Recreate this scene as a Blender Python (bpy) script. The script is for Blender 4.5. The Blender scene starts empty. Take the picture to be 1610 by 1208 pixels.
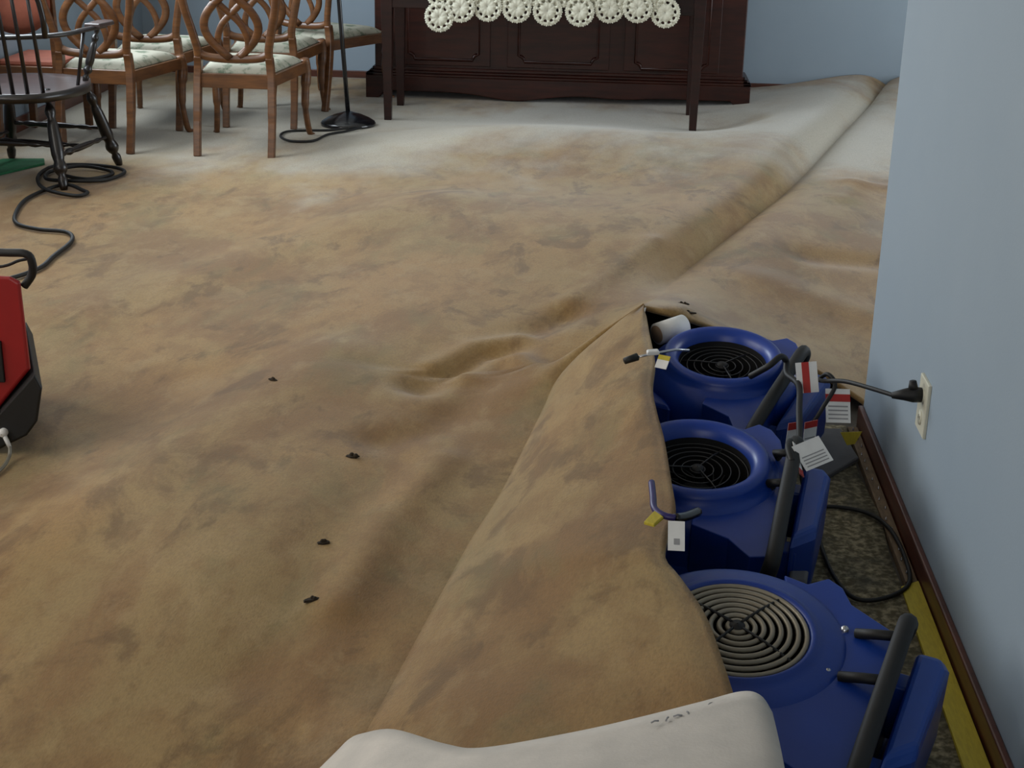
import bpy, bmesh, math, random
from mathutils import Vector, Matrix
from math import sin, cos, pi, radians, exp, sqrt

random.seed(7)
SC = bpy.context.scene
COL = SC.collection

# ------------------------------------------------------------------ camera
F_PX = 2332.0
PITCH, YAW, ROLL = radians(20.165), radians(-3.798), radians(1.239)
fwd = Vector((sin(YAW)*cos(PITCH), cos(YAW)*cos(PITCH), -sin(PITCH)))
rgt = Vector((cos(YAW), -sin(YAW), 0.0))
upv = rgt.cross(fwd)
r2 = rgt*cos(ROLL) + upv*sin(ROLL)
u2 = -rgt*sin(ROLL) + upv*cos(ROLL)
cam_d = bpy.data.cameras.new('camera')
cam = bpy.data.objects.new('camera', cam_d)
COL.objects.link(cam)
cam.matrix_world = Matrix(((r2.x, u2.x, -fwd.x, 0.0), (r2.y, u2.y, -fwd.y, 0.0), (r2.z, u2.z, -fwd.z, 1.5), (0, 0, 0, 1)))
cam_d.sensor_fit = 'HORIZONTAL'
cam_d.sensor_width = 36.0
cam_d.lens = F_PX/1610.0*36.0
cam_d.clip_start = 0.05
SC.camera = cam

# ------------------------------------------------------------------ light
world = bpy.data.worlds.new('world')
SC.world = world
world.use_nodes = True
bgn = world.node_tree.nodes['Background']
bgn.inputs[0].default_value = (0.75, 0.86, 1.0, 1)
bgn.inputs[1].default_value = 1.0

def area(name, loc, rot, sx, sy, power, col):
    d = bpy.data.lights.new(name, 'AREA')
    d.shape = 'RECTANGLE'; d.size = sx; d.size_y = sy; d.energy = power; d.color = col
    o = bpy.data.objects.new(name, d); COL.objects.link(o)
    o.location = loc; o.rotation_euler = rot
    return o
# daylight standing in the openings of the windows / glass door; the rear one is added fill
area('daylight_glass_door', (4.17, 7.1, 1.20), (0, radians(90), 0), 2.0, 3.0, 88, (0.88, 0.95, 1.0))
sw = area('daylight_side_window', (-3.12, 7.2, 1.60), (0, radians(-76), 0), 1.3, 2.6, 110, (0.84, 0.93, 1.0))
sw.data.spread = radians(165)
area('daylight_left_window', (-3.12, 3.2, 1.55), (0, radians(-90), 0), 1.3, 3.0, 57, (1.0, 0.94, 0.84))
area('rear_fill_light', (-1.2, -2.97, 1.45), (radians(90), 0, 0), 3.0, 1.5, 46, (1.0, 0.94, 0.86))  # unseen source behind the camera, added to fill the near area

SC.view_settings.view_transform = 'Standard'
SC.view_settings.look = 'None'
SC.view_settings.gamma = 1.0
SC.view_settings.exposure = -0.08
SC.view_settings.use_curve_mapping = False

# ------------------------------------------------------------------ materials
def s2l(c):
    return tuple(((v/255.0)/12.92 if v/255.0 <= 0.04045 else (((v/255.0)+0.055)/1.055)**2.4) for v in c)
MATS = {}
def mat(name, rgb, rough=0.6, metal=0.0, spec=0.5, rgb2=None, scale=8.0, bump=0.0, bscale=60.0, stretch=None,
        coat=0.0, detail=4.0, lo=0.35, hi=0.65, sheen=0.0, rgb3=None, scale3=3.0, lo3=.5, hi3=.7):
    if name in MATS: return MATS[name]
    m = bpy.data.materials.new(name); m.use_nodes = True
    nt = m.node_tree; b = nt.nodes['Principled BSDF']
    b.inputs['Base Color'].default_value = (*s2l(rgb), 1)
    b.inputs['Roughness'].default_value = rough
    b.inputs['Metallic'].default_value = metal
    b.inputs['Specular IOR Level'].default_value = spec
    b.inputs['Coat Weight'].default_value = coat
    b.inputs['Coat Roughness'].default_value = 0.15
    if sheen:
        b.inputs['Sheen Weight'].default_value = sheen
        b.inputs['Sheen Roughness'].default_value = 0.5
    tc = nt.nodes.new('ShaderNodeTexCoord'); mp = nt.nodes.new('ShaderNodeMapping')
    nt.links.new(tc.outputs['Object'], mp.inputs[0])
    if stretch: mp.inputs['Scale'].default_value = stretch
    if rgb2:
        n = nt.nodes.new('ShaderNodeTexNoise'); n.inputs['Scale'].default_value = scale; n.inputs['Detail'].default_value = detail
        n.inputs['Roughness'].default_value = 0.6
        nt.links.new(mp.outputs[0], n.inputs['Vector'])
        r = nt.nodes.new('ShaderNodeValToRGB')
        r.color_ramp.elements[0].position = lo; r.color_ramp.elements[1].position = hi
        r.color_ramp.elements[0].color = (*s2l(rgb), 1); r.color_ramp.elements[1].color = (*s2l(rgb2), 1)
        nt.links.new(n.outputs['Fac'], r.inputs[0])
        out = r.outputs[0]
        if rgb3:
            n3 = nt.nodes.new('ShaderNodeTexNoise'); n3.inputs['Scale'].default_value = scale3; n3.inputs['Detail'].default_value = 5.0
            n3.noise_dimensions = '4D'; n3.inputs['W'].default_value = 3.0
            nt.links.new(mp.outputs[0], n3.inputs['Vector'])
            mr = nt.nodes.new('ShaderNodeMapRange'); mr.inputs[1].default_value = lo3; mr.inputs[2].default_value = hi3
            nt.links.new(n3.outputs['Fac'], mr.inputs[0])
            mx = nt.nodes.new('ShaderNodeMix'); mx.data_type = 'RGBA'
            nt.links.new(mr.outputs[0], mx.inputs[0]); nt.links.new(out, mx.inputs[6])
            mx.inputs[7].default_value = (*s2l(rgb3), 1)
            out = mx.outputs[2]
        nt.links.new(out, b.inputs['Base Color'])
    if bump:
        n2 = nt.nodes.new('ShaderNodeTexNoise'); n2.inputs['Scale'].default_value = bscale; n2.inputs['Detail'].default_value = 3.0
        nt.links.new(mp.outputs[0], n2.inputs['Vector'])
        bp = nt.nodes.new('ShaderNodeBump'); bp.inputs['Strength'].default_value = bump; bp.inputs['Distance'].default_value = 0.01
        nt.links.new(n2.outputs['Fac'], bp.inputs['Height']); nt.links.new(bp.outputs[0], b.inputs['Normal'])
    MATS[name] = m
    return m

M_WALL = mat('pale_blue_wall_paint', (143, 157, 169), 0.75, rgb2=(138, 153, 166), scale=1.2, bump=0.03, bscale=140)
M_CEIL = mat('white_ceiling_paint', (220, 218, 212), 0.9, rgb2=(214, 212, 206), scale=2)
M_BASE = mat('dark_red_brown_baseboard', (92, 48, 33), 0.4, rgb2=(70, 36, 25), scale=6, stretch=(1, 1, 12), coat=.2)
M_CONC = mat('grey_concrete', (96, 92, 86), 0.9, rgb2=(78, 74, 68), scale=5, bump=.2)
M_PAD = mat('mottled_rebond_pad', (92, 84, 62), 0.95, rgb2=(172, 160, 130), scale=62, lo=.42, hi=.74, bump=.5, bscale=70, detail=2.0,
            rgb3=(66, 66, 58), scale3=9, lo3=.5, hi3=.7)
M_CARPET = None
M_BACK = mat('white_carpet_backing', (206, 200, 192), 0.8, rgb2=(194, 189, 182), scale=14, bump=.08, bscale=220)
M_CHERRY = mat('dark_mahogany', (56, 21, 12), 0.36, rgb2=(37, 12, 7), scale=5, stretch=(1, 1, 8), coat=.1, spec=.35)
M_TABLE = mat('dark_table_wood', (42, 16, 11), 0.4, rgb2=(28, 11, 8), scale=6, stretch=(1, 1, 8), coat=.1, spec=.35)
M_OAK = mat('honey_brown_chair_wood', (108, 68, 34), 0.42, rgb2=(80, 48, 23), scale=7, stretch=(1, 1, 6), coat=.2)
M_SEAT = mat('cream_green_floral_fabric', (172, 170, 154), 0.85, rgb2=(108, 120, 100), scale=15, lo=.5, hi=.62, bump=.1, bscale=200)
M_EBONY = mat('ebonised_wood', (19, 15, 14), 0.34, rgb2=(28, 21, 19), scale=9, coat=.2)
M_WSEAT = mat('worn_dark_seat_wood', (74, 62, 60), 0.34, rgb2=(58, 48, 48), scale=8, stretch=(1, 5, 1), coat=.4)
M_TERRA = mat('terracotta_upholstery', (150, 82, 60), 0.8, rgb2=(132, 70, 52), scale=10, bump=.1)
M_BLUE = mat('royal_blue_moulded_plastic', (13, 56, 146), 0.36, rgb2=(11, 49, 132), scale=4, spec=.5, bump=.02, bscale=160)
M_BLUE2 = mat('blue_plastic_bracket', (17, 64, 150), 0.36, rgb2=(13, 54, 134), scale=4)
M_BLACK = mat('black_rubber', (8, 8, 9), 0.6, rgb2=(12, 12, 13), scale=10)
M_BLACKG = mat('black_gloss_plastic', (14, 14, 17), 0.22, rgb2=(18, 18, 22), scale=10, coat=.3)
M_DARKIN = mat('dark_fan_interior', (16, 16, 17), 0.55, rgb2=(22, 22, 22), scale=10)
M_BLADE = mat('grey_impeller_blade', (44, 44, 45), 0.45, rgb2=(36, 36, 37), scale=10)
M_WIRE = mat('tan_grey_wire', (150, 142, 126), 0.4, metal=.3, rgb2=(136, 128, 112), scale=10)
M_STEEL = mat('bright_steel', (200, 202, 206), 0.25, metal=.9, rgb2=(188, 190, 194), scale=10)
M_PAPER = mat('white_paper', (226, 226, 224), 0.7, rgb2=(216, 216, 214), scale=20)
M_RED = mat('red_print', (176, 40, 34), 0.6, rgb2=(164, 36, 30), scale=20)
M_INK = mat('grey_print', (150, 150, 152), 0.7, rgb2=(138, 138, 140), scale=20)
M_YELLOW = mat('yellow_paint', (196, 178, 52), 0.6, rgb2=(178, 160, 46), scale=30, stretch=(6, 1, 1))
M_REDM = mat('red_moulded_plastic', (150, 22, 26), 0.4, rgb2=(138, 19, 23), scale=5)
M_GREEN = mat('green_mat', (18, 96, 56), 0.8, rgb2=(15, 84, 48), scale=20, bump=.2)
M_GREY = mat('dark_grey_rubber', (96, 96, 98), 0.75, rgb2=(88, 88, 90), scale=20)
M_LACE = mat('cream_crochet', (214, 212, 194), 0.9, rgb2=(200, 198, 180), scale=40, bump=.3, bscale=300)
M_TACK = mat('tack_strip_wood', (132, 112, 88), 0.8, rgb2=(104, 88, 70), scale=25, stretch=(4, 1, 1))
M_TAN = mat('tan_cardboard', (150, 124, 100), 0.8, rgb2=(138, 114, 92), scale=15)
M_IVORY = mat('ivory_plastic', (206, 204, 186), 0.4, rgb2=(198, 196, 178), scale=5)
M_WHITEP = mat('white_plastic', (214, 214, 212), 0.4, rgb2=(206, 206, 204), scale=5)
M_HOSE = mat('grey_vinyl_hose', (120, 116, 104), 0.3, rgb2=(110, 106, 94), scale=5)
M_PURPLE = mat('dark_purple_plastic', (44, 36, 104), 0.4, rgb2=(38, 30, 92), scale=5)
M_DIRT = mat('dark_dirt', (46, 34, 18), 0.95, rgb2=(32, 24, 14), scale=60)
M_GLOW = bpy.data.materials.new('red_indicator_lamp'); M_GLOW.use_nodes = True
_b = M_GLOW.node_tree.nodes['Principled BSDF']; _b.inputs['Base Color'].default_value = (.8, .1, .05, 1)
_b.inputs['Emission Color'].default_value = (1, .16, .06, 1); _b.inputs['Emission Strength'].default_value = 1.6

def carpet_material():
    m = bpy.data.materials.new('stained_tan_carpet'); m.use_nodes = True
    nt = m.node_tree; b = nt.nodes['Principled BSDF']
    b.inputs['Roughness'].default_value = 0.85
    b.inputs['Specular IOR Level'].default_value = 0.25
    b.inputs['Sheen Weight'].default_value = 0.22
    b.inputs['Sheen Roughness'].default_value = 0.42
    b.inputs['Sheen Tint'].default_value = (0.9, 0.95, 1.0, 1)
    tc0 = nt.nodes.new('ShaderNodeTexCoord'); tc = nt.nodes.new('ShaderNodeMapping'); tc.inputs['Scale'].default_value = (1, .6, 1); tc.inputs['Rotation'].default_value = (0, 0, .25)
    nt.links.new(tc0.outputs['Object'], tc.inputs[0])
    def noise(scale, w, detail=5.0, rough=.6, dist=0.0):
        n = nt.nodes.new('ShaderNodeTexNoise'); n.noise_dimensions = '4D'
        n.inputs['Scale'].default_value = scale; n.inputs['W'].default_value = w
        n.inputs['Detail'].default_value = detail; n.inputs['Roughness'].default_value = rough
        n.inputs['Distortion'].default_value = dist
        nt.links.new(tc.outputs[0], n.inputs['Vector']); return n
    def rng(sock, a, c, lo=0.0, hi=1.0):
        r = nt.nodes.new('ShaderNodeMapRange'); r.inputs[1].default_value = a; r.inputs[2].default_value = c
        r.inputs[3].default_value = lo; r.inputs[4].default_value = hi
        r.interpolation_type = 'SMOOTHSTEP'
        nt.links.new(sock, r.inputs[0]); return r.outputs[0]
    def mix(fac, a, c):
        x = nt.nodes.new('ShaderNodeMix'); x.data_type = 'RGBA'
        nt.links.new(fac, x.inputs[0])
        if isinstance(a, tuple): x.inputs[6].default_value = (*s2l(a), 1)
        else: nt.links.new(a, x.inputs[6])
        if isinstance(c, tuple): x.inputs[7].default_value = (*s2l(c), 1)
        else: nt.links.new(c, x.inputs[7])
        return x.outputs[2]
    base = mix(rng(noise(1.6, 1.0).outputs['Fac'], .38, .62), (152, 119, 73), (145, 121, 78))
    base = mix(rng(noise(2.6, 5.0, 6, .65, .4).outputs['Fac'], .47, .61, 0, .72), base, (124, 90, 52))      # brown damp marks
    base = mix(rng(noise(5.5, 9.0, 6, .65, .6).outputs['Fac'], .51, .62, 0, .7), base, (102, 76, 43))
    base = mix(rng(noise(3.4, 21.0, 5, .6, .5).outputs['Fac'], .52, .64, 0, .40), base, (112, 104, 66))      # greenish marks
    base = mix(rng(noise(4.4, 14.0, 5, .6, .3).outputs['Fac'], .52, .66, 0, .5), base, (160, 134, 90))     # dry pale marks
    base = mix(rng(noise(11.0, 40.0, 5, .65, .4).outputs['Fac'], .46, .64, 0, .5), base, (126, 94, 54))     # fine mottling
    base = mix(rng(noise(9.0, 52.0, 5, .65, .4).outputs['Fac'], .52, .66, 0, .4), base, (160, 136, 96))
    # towards the dining area the carpet stayed dry and pale: an irregular damp line in front, shade painted as tan behind
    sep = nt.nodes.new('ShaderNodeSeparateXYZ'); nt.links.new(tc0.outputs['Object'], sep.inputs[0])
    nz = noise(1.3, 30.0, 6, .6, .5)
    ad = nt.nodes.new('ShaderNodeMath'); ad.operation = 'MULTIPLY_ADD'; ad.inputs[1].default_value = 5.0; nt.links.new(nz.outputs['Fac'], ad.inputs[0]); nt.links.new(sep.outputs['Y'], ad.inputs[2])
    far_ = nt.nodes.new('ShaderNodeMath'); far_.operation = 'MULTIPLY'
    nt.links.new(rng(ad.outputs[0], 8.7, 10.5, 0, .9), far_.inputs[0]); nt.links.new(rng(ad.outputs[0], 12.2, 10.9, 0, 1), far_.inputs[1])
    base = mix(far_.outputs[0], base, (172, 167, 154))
    base = mix(rng(noise(160, 2.0, 2, .5).outputs['Fac'], .35, .75, 0, .25), base, (92, 75, 47))          # pile
    nt.links.new(base, b.inputs['Base Color'])
    n2 = noise(260, 4.0, 3, .6)
    bp = nt.nodes.new('ShaderNodeBump'); bp.inputs['Strength'].default_value = 0.25; bp.inputs['Distance'].default_value = 0.006
    nt.links.new(n2.outputs['Fac'], bp.inputs['Height']); nt.links.new(bp.outputs[0], b.inputs['Normal'])
    return m
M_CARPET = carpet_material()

# ------------------------------------------------------------------ mesh helpers
class MB:
    def __init__(s): s.v = []; s.f = []; s.fm = []; s.sm = []
    def add(s, verts, faces, mi=0, smooth=True):
        o = len(s.v); s.v += [tuple(p) for p in verts]
        for f in faces: s.f.append(tuple(i+o for i in f)); s.fm.append(mi); s.sm.append(smooth)
        return s
    def box(s, lo, hi, mi=0):
        x0, y0, z0 = lo; x1, y1, z1 = hi
        return s.add([(x0,y0,z0),(x1,y0,z0),(x1,y1,z0),(x0,y1,z0),(x0,y0,z1),(x1,y0,z1),(x1,y1,z1),(x0,y1,z1)],
                     [(0,3,2,1),(4,5,6,7),(0,1,5,4),(1,2,6,5),(2,3,7,6),(3,0,4,7)], mi, False)
    def prism(s, pts, z0, z1, mi=0, smooth=False, inset=0.0):
        """pts: CCW outline in xy (or list of xyz functions through `mp`), extruded in z with a small chamfer on top"""
        n = len(pts)
        cx = sum(p[0] for p in pts)/n; cy = sum(p[1] for p in pts)/n
        rings = [(z0, 0.0), (z1-inset, 0.0), (z1, inset)] if inset else [(z0, 0.0), (z1, 0.0)]
        V = []
        for z, ins in rings:
            for p in pts:
                d = Vector((cx-p[0], cy-p[1])); l = d.length or 1
                V.append((p[0]+d.x/l*ins, p[1]+d.y/l*ins, z))
        Fs = [tuple(range(n))[::-1], tuple(range((len(rings)-1)*n, len(rings)*n))]
        for k in range(len(rings)-1):
            for i in range(n):
                j = (i+1) % n
                Fs.append((k*n+i, k*n+j, (k+1)*n+j, (k+1)*n+i))
        return s.add(V, Fs, mi, smooth)
    def lathe(s, prof, seg=24, c=(0,0,0), mi=0, smooth=True, cap=True):
        V = []; Fs = []
        for r, z in prof:
            for k in range(seg):
                a = 2*pi*k/seg; V.append((c[0]+r*cos(a), c[1]+r*sin(a), c[2]+z))
        for i in range(len(prof)-1):
            for k in range(seg):
                j = (k+1) % seg
                Fs.append((i*seg+k, i*seg+j, (i+1)*seg+j, (i+1)*seg+k))
        if cap:
            Fs.append(tuple(range(seg))[::-1]); Fs.append(tuple(range((len(prof)-1)*seg, len(prof)*seg)))
        return s.add(V, Fs, mi, smooth)
    def tube(s, pts, rad, seg=8, mi=0, smooth=True, closed=False, flat=None):
        """sweep along pts; rad a number or list (number or (a,b)); flat: reference 'up' vector for the b axis"""
        P = [Vector(p) for p in pts]; n = len(P)
        if not isinstance(rad, (list,)): rad = [rad]*n
        ref = Vector(flat) if flat else None
        V = []; prev = None
        for i in range(n):
            if closed: t = P[(i+1) % n]-P[i-1]
            else: t = P[min(i+1, n-1)]-P[max(i-1, 0)]
            if t.length < 1e-9: t = Vector((0,0,1))
            t.normalize()
            if ref is not None: u = ref - t*ref.dot(t)
            elif prev is not None: u = prev - t*prev.dot(t)
            else:
                a = Vector((0,0,1)) if abs(t.z) < .9 else Vector((1,0,0)); u = a - t*a.dot(t)
            if u.length < 1e-6: u = Vector((1,0,0)) - t*t.x
            u.normalize(); w = t.cross(u); prev = u
            ra = rad[i]; a_, b_ = ra if isinstance(ra, tuple) else (ra, ra)
            for k in range(seg):
                g = 2*pi*k/seg + (pi/seg if seg == 4 else 0)
                q = 1.35 if seg == 4 else 1.0
                V.append(P[i] + w*(a_*q*cos(g)) + u*(b_*q*sin(g)))
        Fs = []
        m = n if closed else n-1
        for i in range(m):
            i2 = (i+1) % n
            for k in range(seg):
                j = (k+1) % seg
                Fs.append((i*seg+k, i*seg+j, i2*seg+j, i2*seg+k))
        if not closed:
            Fs.append(tuple(range(seg))[::-1]); Fs.append(tuple(range((n-1)*seg, n*seg)))
        return s.add(V, Fs, mi, smooth)
    def ball(s, c, r, seg=10, mi=0, sc=(1,1,1)):
        V = []; Fs = []; n = max(5, seg//2+1)
        for i in range(n+1):
            t = pi*i/n
            for k in range(seg):
                a = 2*pi*k/seg
                V.append((c[0]+r*sc[0]*sin(t)*cos(a), c[1]+r*sc[1]*sin(t)*sin(a), c[2]+r*sc[2]*cos(t)))
        for i in range(n):
            for k in range(seg):
                j = (k+1) % seg
                Fs.append((i*seg+k, (i+1)*seg+k, (i+1)*seg+j, i*seg+j))
        return s.add(V, Fs, mi, True)
    def grid(s, rows, mi=0, smooth=True):
        n = len(rows[0]); V = [p for r in rows for p in r]
        Fs = [(i*n+k, i*n+k+1, (i+1)*n+k+1, (i+1)*n+k) for i in range(len(rows)-1) for k in range(n-1)]
        return s.add(V, Fs, mi, smooth)
    def xf(s, M):
        s.v = [tuple(M @ Vector(p)) for p in s.v]; return s
    def build(s, name, mats, parent=None, bevel=0.0, solid=None, subsurf=0, merge=False, autosmooth=False):
        me = bpy.data.meshes.new(name)
        me.from_pydata(s.v, [], s.f)
        for mm in (mats if isinstance(mats, (list, tuple)) else [mats]): me.materials.append(mm)
        me.polygons.foreach_set('material_index', s.fm)
        me.polygons.foreach_set('use_smooth', s.sm)
        bm = bmesh.new(); bm.from_mesh(me)
        if merge: bmesh.ops.remove_doubles(bm, verts=bm.verts, dist=1e-4)
        bmesh.ops.recalc_face_normals(bm, faces=bm.faces)
        if autosmooth:
            for e in bm.edges:
                if len(e.link_faces) == 2 and e.calc_face_angle(0) > radians(40): e.smooth = False
        bm.to_mesh(me); bm.free(); me.update()
        o = bpy.data.objects.new(name, me); COL.objects.link(o)
        if parent: o.parent = parent
        if solid:
            md = o.modifiers.new('thickness', 'SOLIDIFY'); md.thickness = solid[0]; md.offset = -1
            if len(solid) > 1: md.material_offset = solid[1]; md.material_offset_rim = solid[2]
        if bevel:
            md = o.modifiers.new('edges', 'BEVEL'); md.width = bevel; md.segments = 2; md.limit_method = 'ANGLE'; md.angle_limit = radians(40)
        if subsurf:
            md = o.modifiers.new('round', 'SUBSURF'); md.levels = subsurf; md.render_levels = subsurf
        return o

def tag(o, label=None, cat=None, group=None, kind=None):
    if label: o['label'] = label
    if cat: o['category'] = cat
    if group: o['group'] = group
    if kind: o['kind'] = kind
    return o
def empty(name, loc=(0,0,0), rz=0.0):
    o = bpy.data.objects.new(name, None); COL.objects.link(o)
    o.location = loc; o.rotation_euler = (0, 0, rz); o.empty_display_size = .1
    return o
def copy_tree(o, parent=None):
    c = o.copy(); COL.objects.link(c)
    if parent:
        c.parent = parent; c.matrix_parent_inverse = o.matrix_parent_inverse.copy()
    for ch in list(o.children): copy_tree(ch, c)
    return c
def catmull(pts, n=8, closed=False):
    P = [Vector(p) for p in pts]; out = []; m = len(P)
    rngs = range(m) if closed else range(m-1)
    for i in rngs:
        if closed: a, b, c, d = P[i-1], P[i], P[(i+1) % m], P[(i+2) % m]
        else: a, b, c, d = P[max(i-1,0)], P[i], P[i+1], P[min(i+2, m-1)]
        for k in range(n):
            t = k/n
            out.append(.5*((2*b)+(c-a)*t+(2*a-5*b+4*c-d)*t*t+(3*b-a-3*c+d)*t**3))
    if not closed: out.append(P[-1])
    return out
def lerp(a, b, t): return a+(b-a)*t
def interp(xs, ys, x):
    if x <= xs[0]: return ys[0]
    for i in range(len(xs)-1):
        if x <= xs[i+1]:
            t = (x-xs[i])/(xs[i+1]-xs[i]); return ys[i]+(ys[i+1]-ys[i])*t
    return ys[-1]
def sstep(a, b, x):
    t = min(1, max(0, (x-a)/(b-a))); return t*t*(3-2*t)

# ------------------------------------------------------------------ room shell
XL, XR, YB, YC, YF, ZC = -3.15, 0.715, 9.82, 3.88, -3.0, 2.45
XA = 4.2
def struct(name, mb, m, bevel=0.0, **k):
    o = mb.build(name, m, bevel=bevel, **k); o['kind'] = 'structure'; return o
struct('floor', MB().box((XL-.15, YF-.15, -.12), (XA+.15, YB+.15, -.014)), M_CONC)
struct('ceiling', MB().box((XL-.15, YF-.15, ZC), (XA+.15, YB+.15, ZC+.1)), M_CEIL)
struct('wall_back', MB().box((XL-.15, YB, -.12), (XA+.15, YB+.15, ZC)), M_WALL)
# left wall with a window opening y 1.7..4.7
w = MB(); t = .15
w.box((XL-t, YF, -.12), (XL, 1.7, ZC)); w.box((XL-t, 4.7, -.12), (XL, 5.9, ZC)); w.box((XL-t, 8.5, -.12), (XL, YB, ZC))
w.box((XL-t, 5.9, -.12), (XL, 8.5, .95)); w.box((XL-t, 5.9, 2.25), (XL, 8.5, ZC))
w.box((XL-t, 1.7, -.12), (XL, 4.7, .9)); w.box((XL-t, 1.7, 2.2), (XL, 4.7, ZC))
struct('wall_left', w, M_WALL)
# wall with the outside corner and its return
struct('wall_right', MB().box((XR, YF, -.12), (XR+.16, YC, ZC)), M_WALL)
struct('wall_return', MB().box((XR+.16, YC-.16, -.12), (XA, YC, ZC)), M_WALL)
# side wall of the alcove, with a glass-door opening y 5.6..8.6
w = MB()
w.box((XA, YC-.16, -.12), (XA+t, 5.6, ZC)); w.box((XA, 8.6, -.12), (XA+t, YB, ZC)); w.box((XA, 5.6, 2.2), (XA+t, 8.6, ZC)); w.box((XA, 5.6, -.12), (XA+t, 8.6, .15))
struct('wall_alcove', w, M_WALL)
w = MB()
w.box((XL, YF-t, -.12), (-2.7, YF, ZC)); w.box((.3, YF-t, -.12), (XR+.16, YF, ZC)); w.box((-2.7, YF-t, -.12), (.3, YF, .7)); w.box((-2.7, YF-t, 2.2), (.3, YF, ZC))
struct('wall_front', w, M_WALL)
def win_frame(name, axis, c0, a0, a1, z0, z1):
    m = MB(); th = .05
    def bx(p0, p1, q0, q1):
        if axis == 'x': m.box((c0-.03, p0, q0), (c0+.03, p1, q1))
        else: m.box((p0, c0-.03, q0), (p1, c0+.03, q1))
    bx(a0, a1, z0, z0+th); bx(a0, a1, z1-th, z1); bx(a0, a0+th, z0, z1); bx(a1-th, a1, z0, z1)
    mid = (a0+a1)/2; bx(mid-.025, mid+.025, z0, z1)
    struct(name, m, M_WHITEP, .004)
win_frame('window_1', 'x', XL-.08, 1.7, 4.7, .9, 2.2)
win_frame('window_2', 'x', XA+.08, 5.6, 8.6, .15, 2.2)
win_frame('window_4', 'x', XL-.08, 5.9, 8.5, .95, 2.25)
win_frame('window_3', 'y', YF-.08, -2.7, .3, .7, 2.2)  # unseen opening added for the rear fill
struct('baseboard_right', MB().box((XR-.015, YF, -.013), (XR, YC, .056)), M_BASE, .004)
struct('baseboard_left', MB().box((XL, YF, -.013), (XL+.016, YB-.016, .075)), M_BASE, .004)
struct('baseboard_back', MB().box((XL, YB-.016, -.013), (XA, YB, .045)), M_BASE, .004)
struct('baseboard_return', MB().box((XR+.002, YC, -.013), (XA, YC+.012, .045)), M_BASE, .004)

# ------------------------------------------------------------------ carpet
CR = [(0.60,-.56,.0),(1.05,-.50,.04),(1.45,-.45,.08),(1.80,-.40,.10),(2.062,-.374,.10),(2.294,-.352,.08),(2.609,-.310,.08),(2.872,-.273,.08),(3.145,-.226,.08),(3.593,-.162,.10),
      (3.780,-.122,.14),(3.885,-.024,.215),(3.925,.095,.30),(4.245,.128,.22),(4.506,.160,.16),(4.741,.194,.12),(5.02,.258,.09),(5.262,.325,.075),(5.96,.562,.06),(6.785,.831,.04),(8.227,1.258,.04),(9.708,1.719,.05),(9.80,1.75,.05)]
_cy = [c[0] for c in CR]
_crs = [Vector(p) for p in catmull([(c[1], c[0], c[2]) for c in CR], 10)]
for _i in range(1, len(_crs)): _crs[_i].y = max(_crs[_i].y, _crs[_i-1].y+1e-4)
_sy = [p.y for p in _crs]; _sx = [p.x for p in _crs]; _sz = [p.z for p in _crs]
def crest(y):
    if y < .60: return -.56 - .05*(.60-y), 0.0
    return interp(_sy, _sx, y), max(0, interp(_sy, _sz, y))
def cwid(y): return interp([1.0, 3.3, 4.0, 5.0, 6.0, 8.0, 9.8], [.10, .10, .10, .10, .10, .11, .12], y)
def seg_d(p, a, b):
    ax, ay = a; bx, by = b; dx, dy = bx-ax, by-ay
    t = max(0, min(1, ((p[0]-ax)*dx+(p[1]-ay)*dy)/(dx*dx+dy*dy)))
    return math.hypot(p[0]-ax-t*dx, p[1]-ay-t*dy), t
WR = [  # wrinkles: polyline, height, width
    ([(-.50,3.80),(-.40,3.98),(-.27,4.20),(-.14,4.40)], -.042, .07),
    ([(-.48,3.95),(-.38,4.12),(-.26,4.20)], .030, .05),
    ([(-.40,3.88),(-.33,4.03),(-.26,4.02),(-.19,3.90)], .028, .05),
    ([(-.55,3.40),(-.42,3.52),(-.34,3.80)], -.018, .07),
    ([(-.50,2.55),(-.46,2.95),(-.38,3.30)], .016, .06),
    ([(-.62,2.3),(-.55,2.9),(-.50,3.3)], -.012, .09),

    ([(-1.75,4.6),(-1.2,5.4),(-.75,6.0)], .03, .22),
    ([(-.30,4.15),(-.08,4.6),(.15,5.2)], .018, .06),
    ([(-1.3,2.6),(-1.05,3.3),(-.8,4.0)], .025, .16),
    ([(-1.75,2.5),(-1.45,3.2),(-1.2,3.9)], -.012, .14),
]
GA = [((-.30,7.45),(.95,.62),.125),((-.45,5.7),(.75,.95),.10),((-.70,4.3),(.50,.8),.07),((-.82,2.9),(.42,.9),.09)]
def gauss(x, y):
    z = 0
    for (cx, cy), (sx, sy), h in GA:
        z += h*exp(-((x-cx)/sx)**2-((y-cy)/sy)**2)
    return z
RIDGE = [(-.05,4.7),(.22,5.7),(.54,6.8),(.94,8.1),(1.30,9.3),(1.45,9.9)]
PIN = [(-1.29,8.31,.3),(-1.29,8.79,.3),(.42,8.29,.28),(.40,8.75,.3),(-1.47,8.1,.3)]
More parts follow.
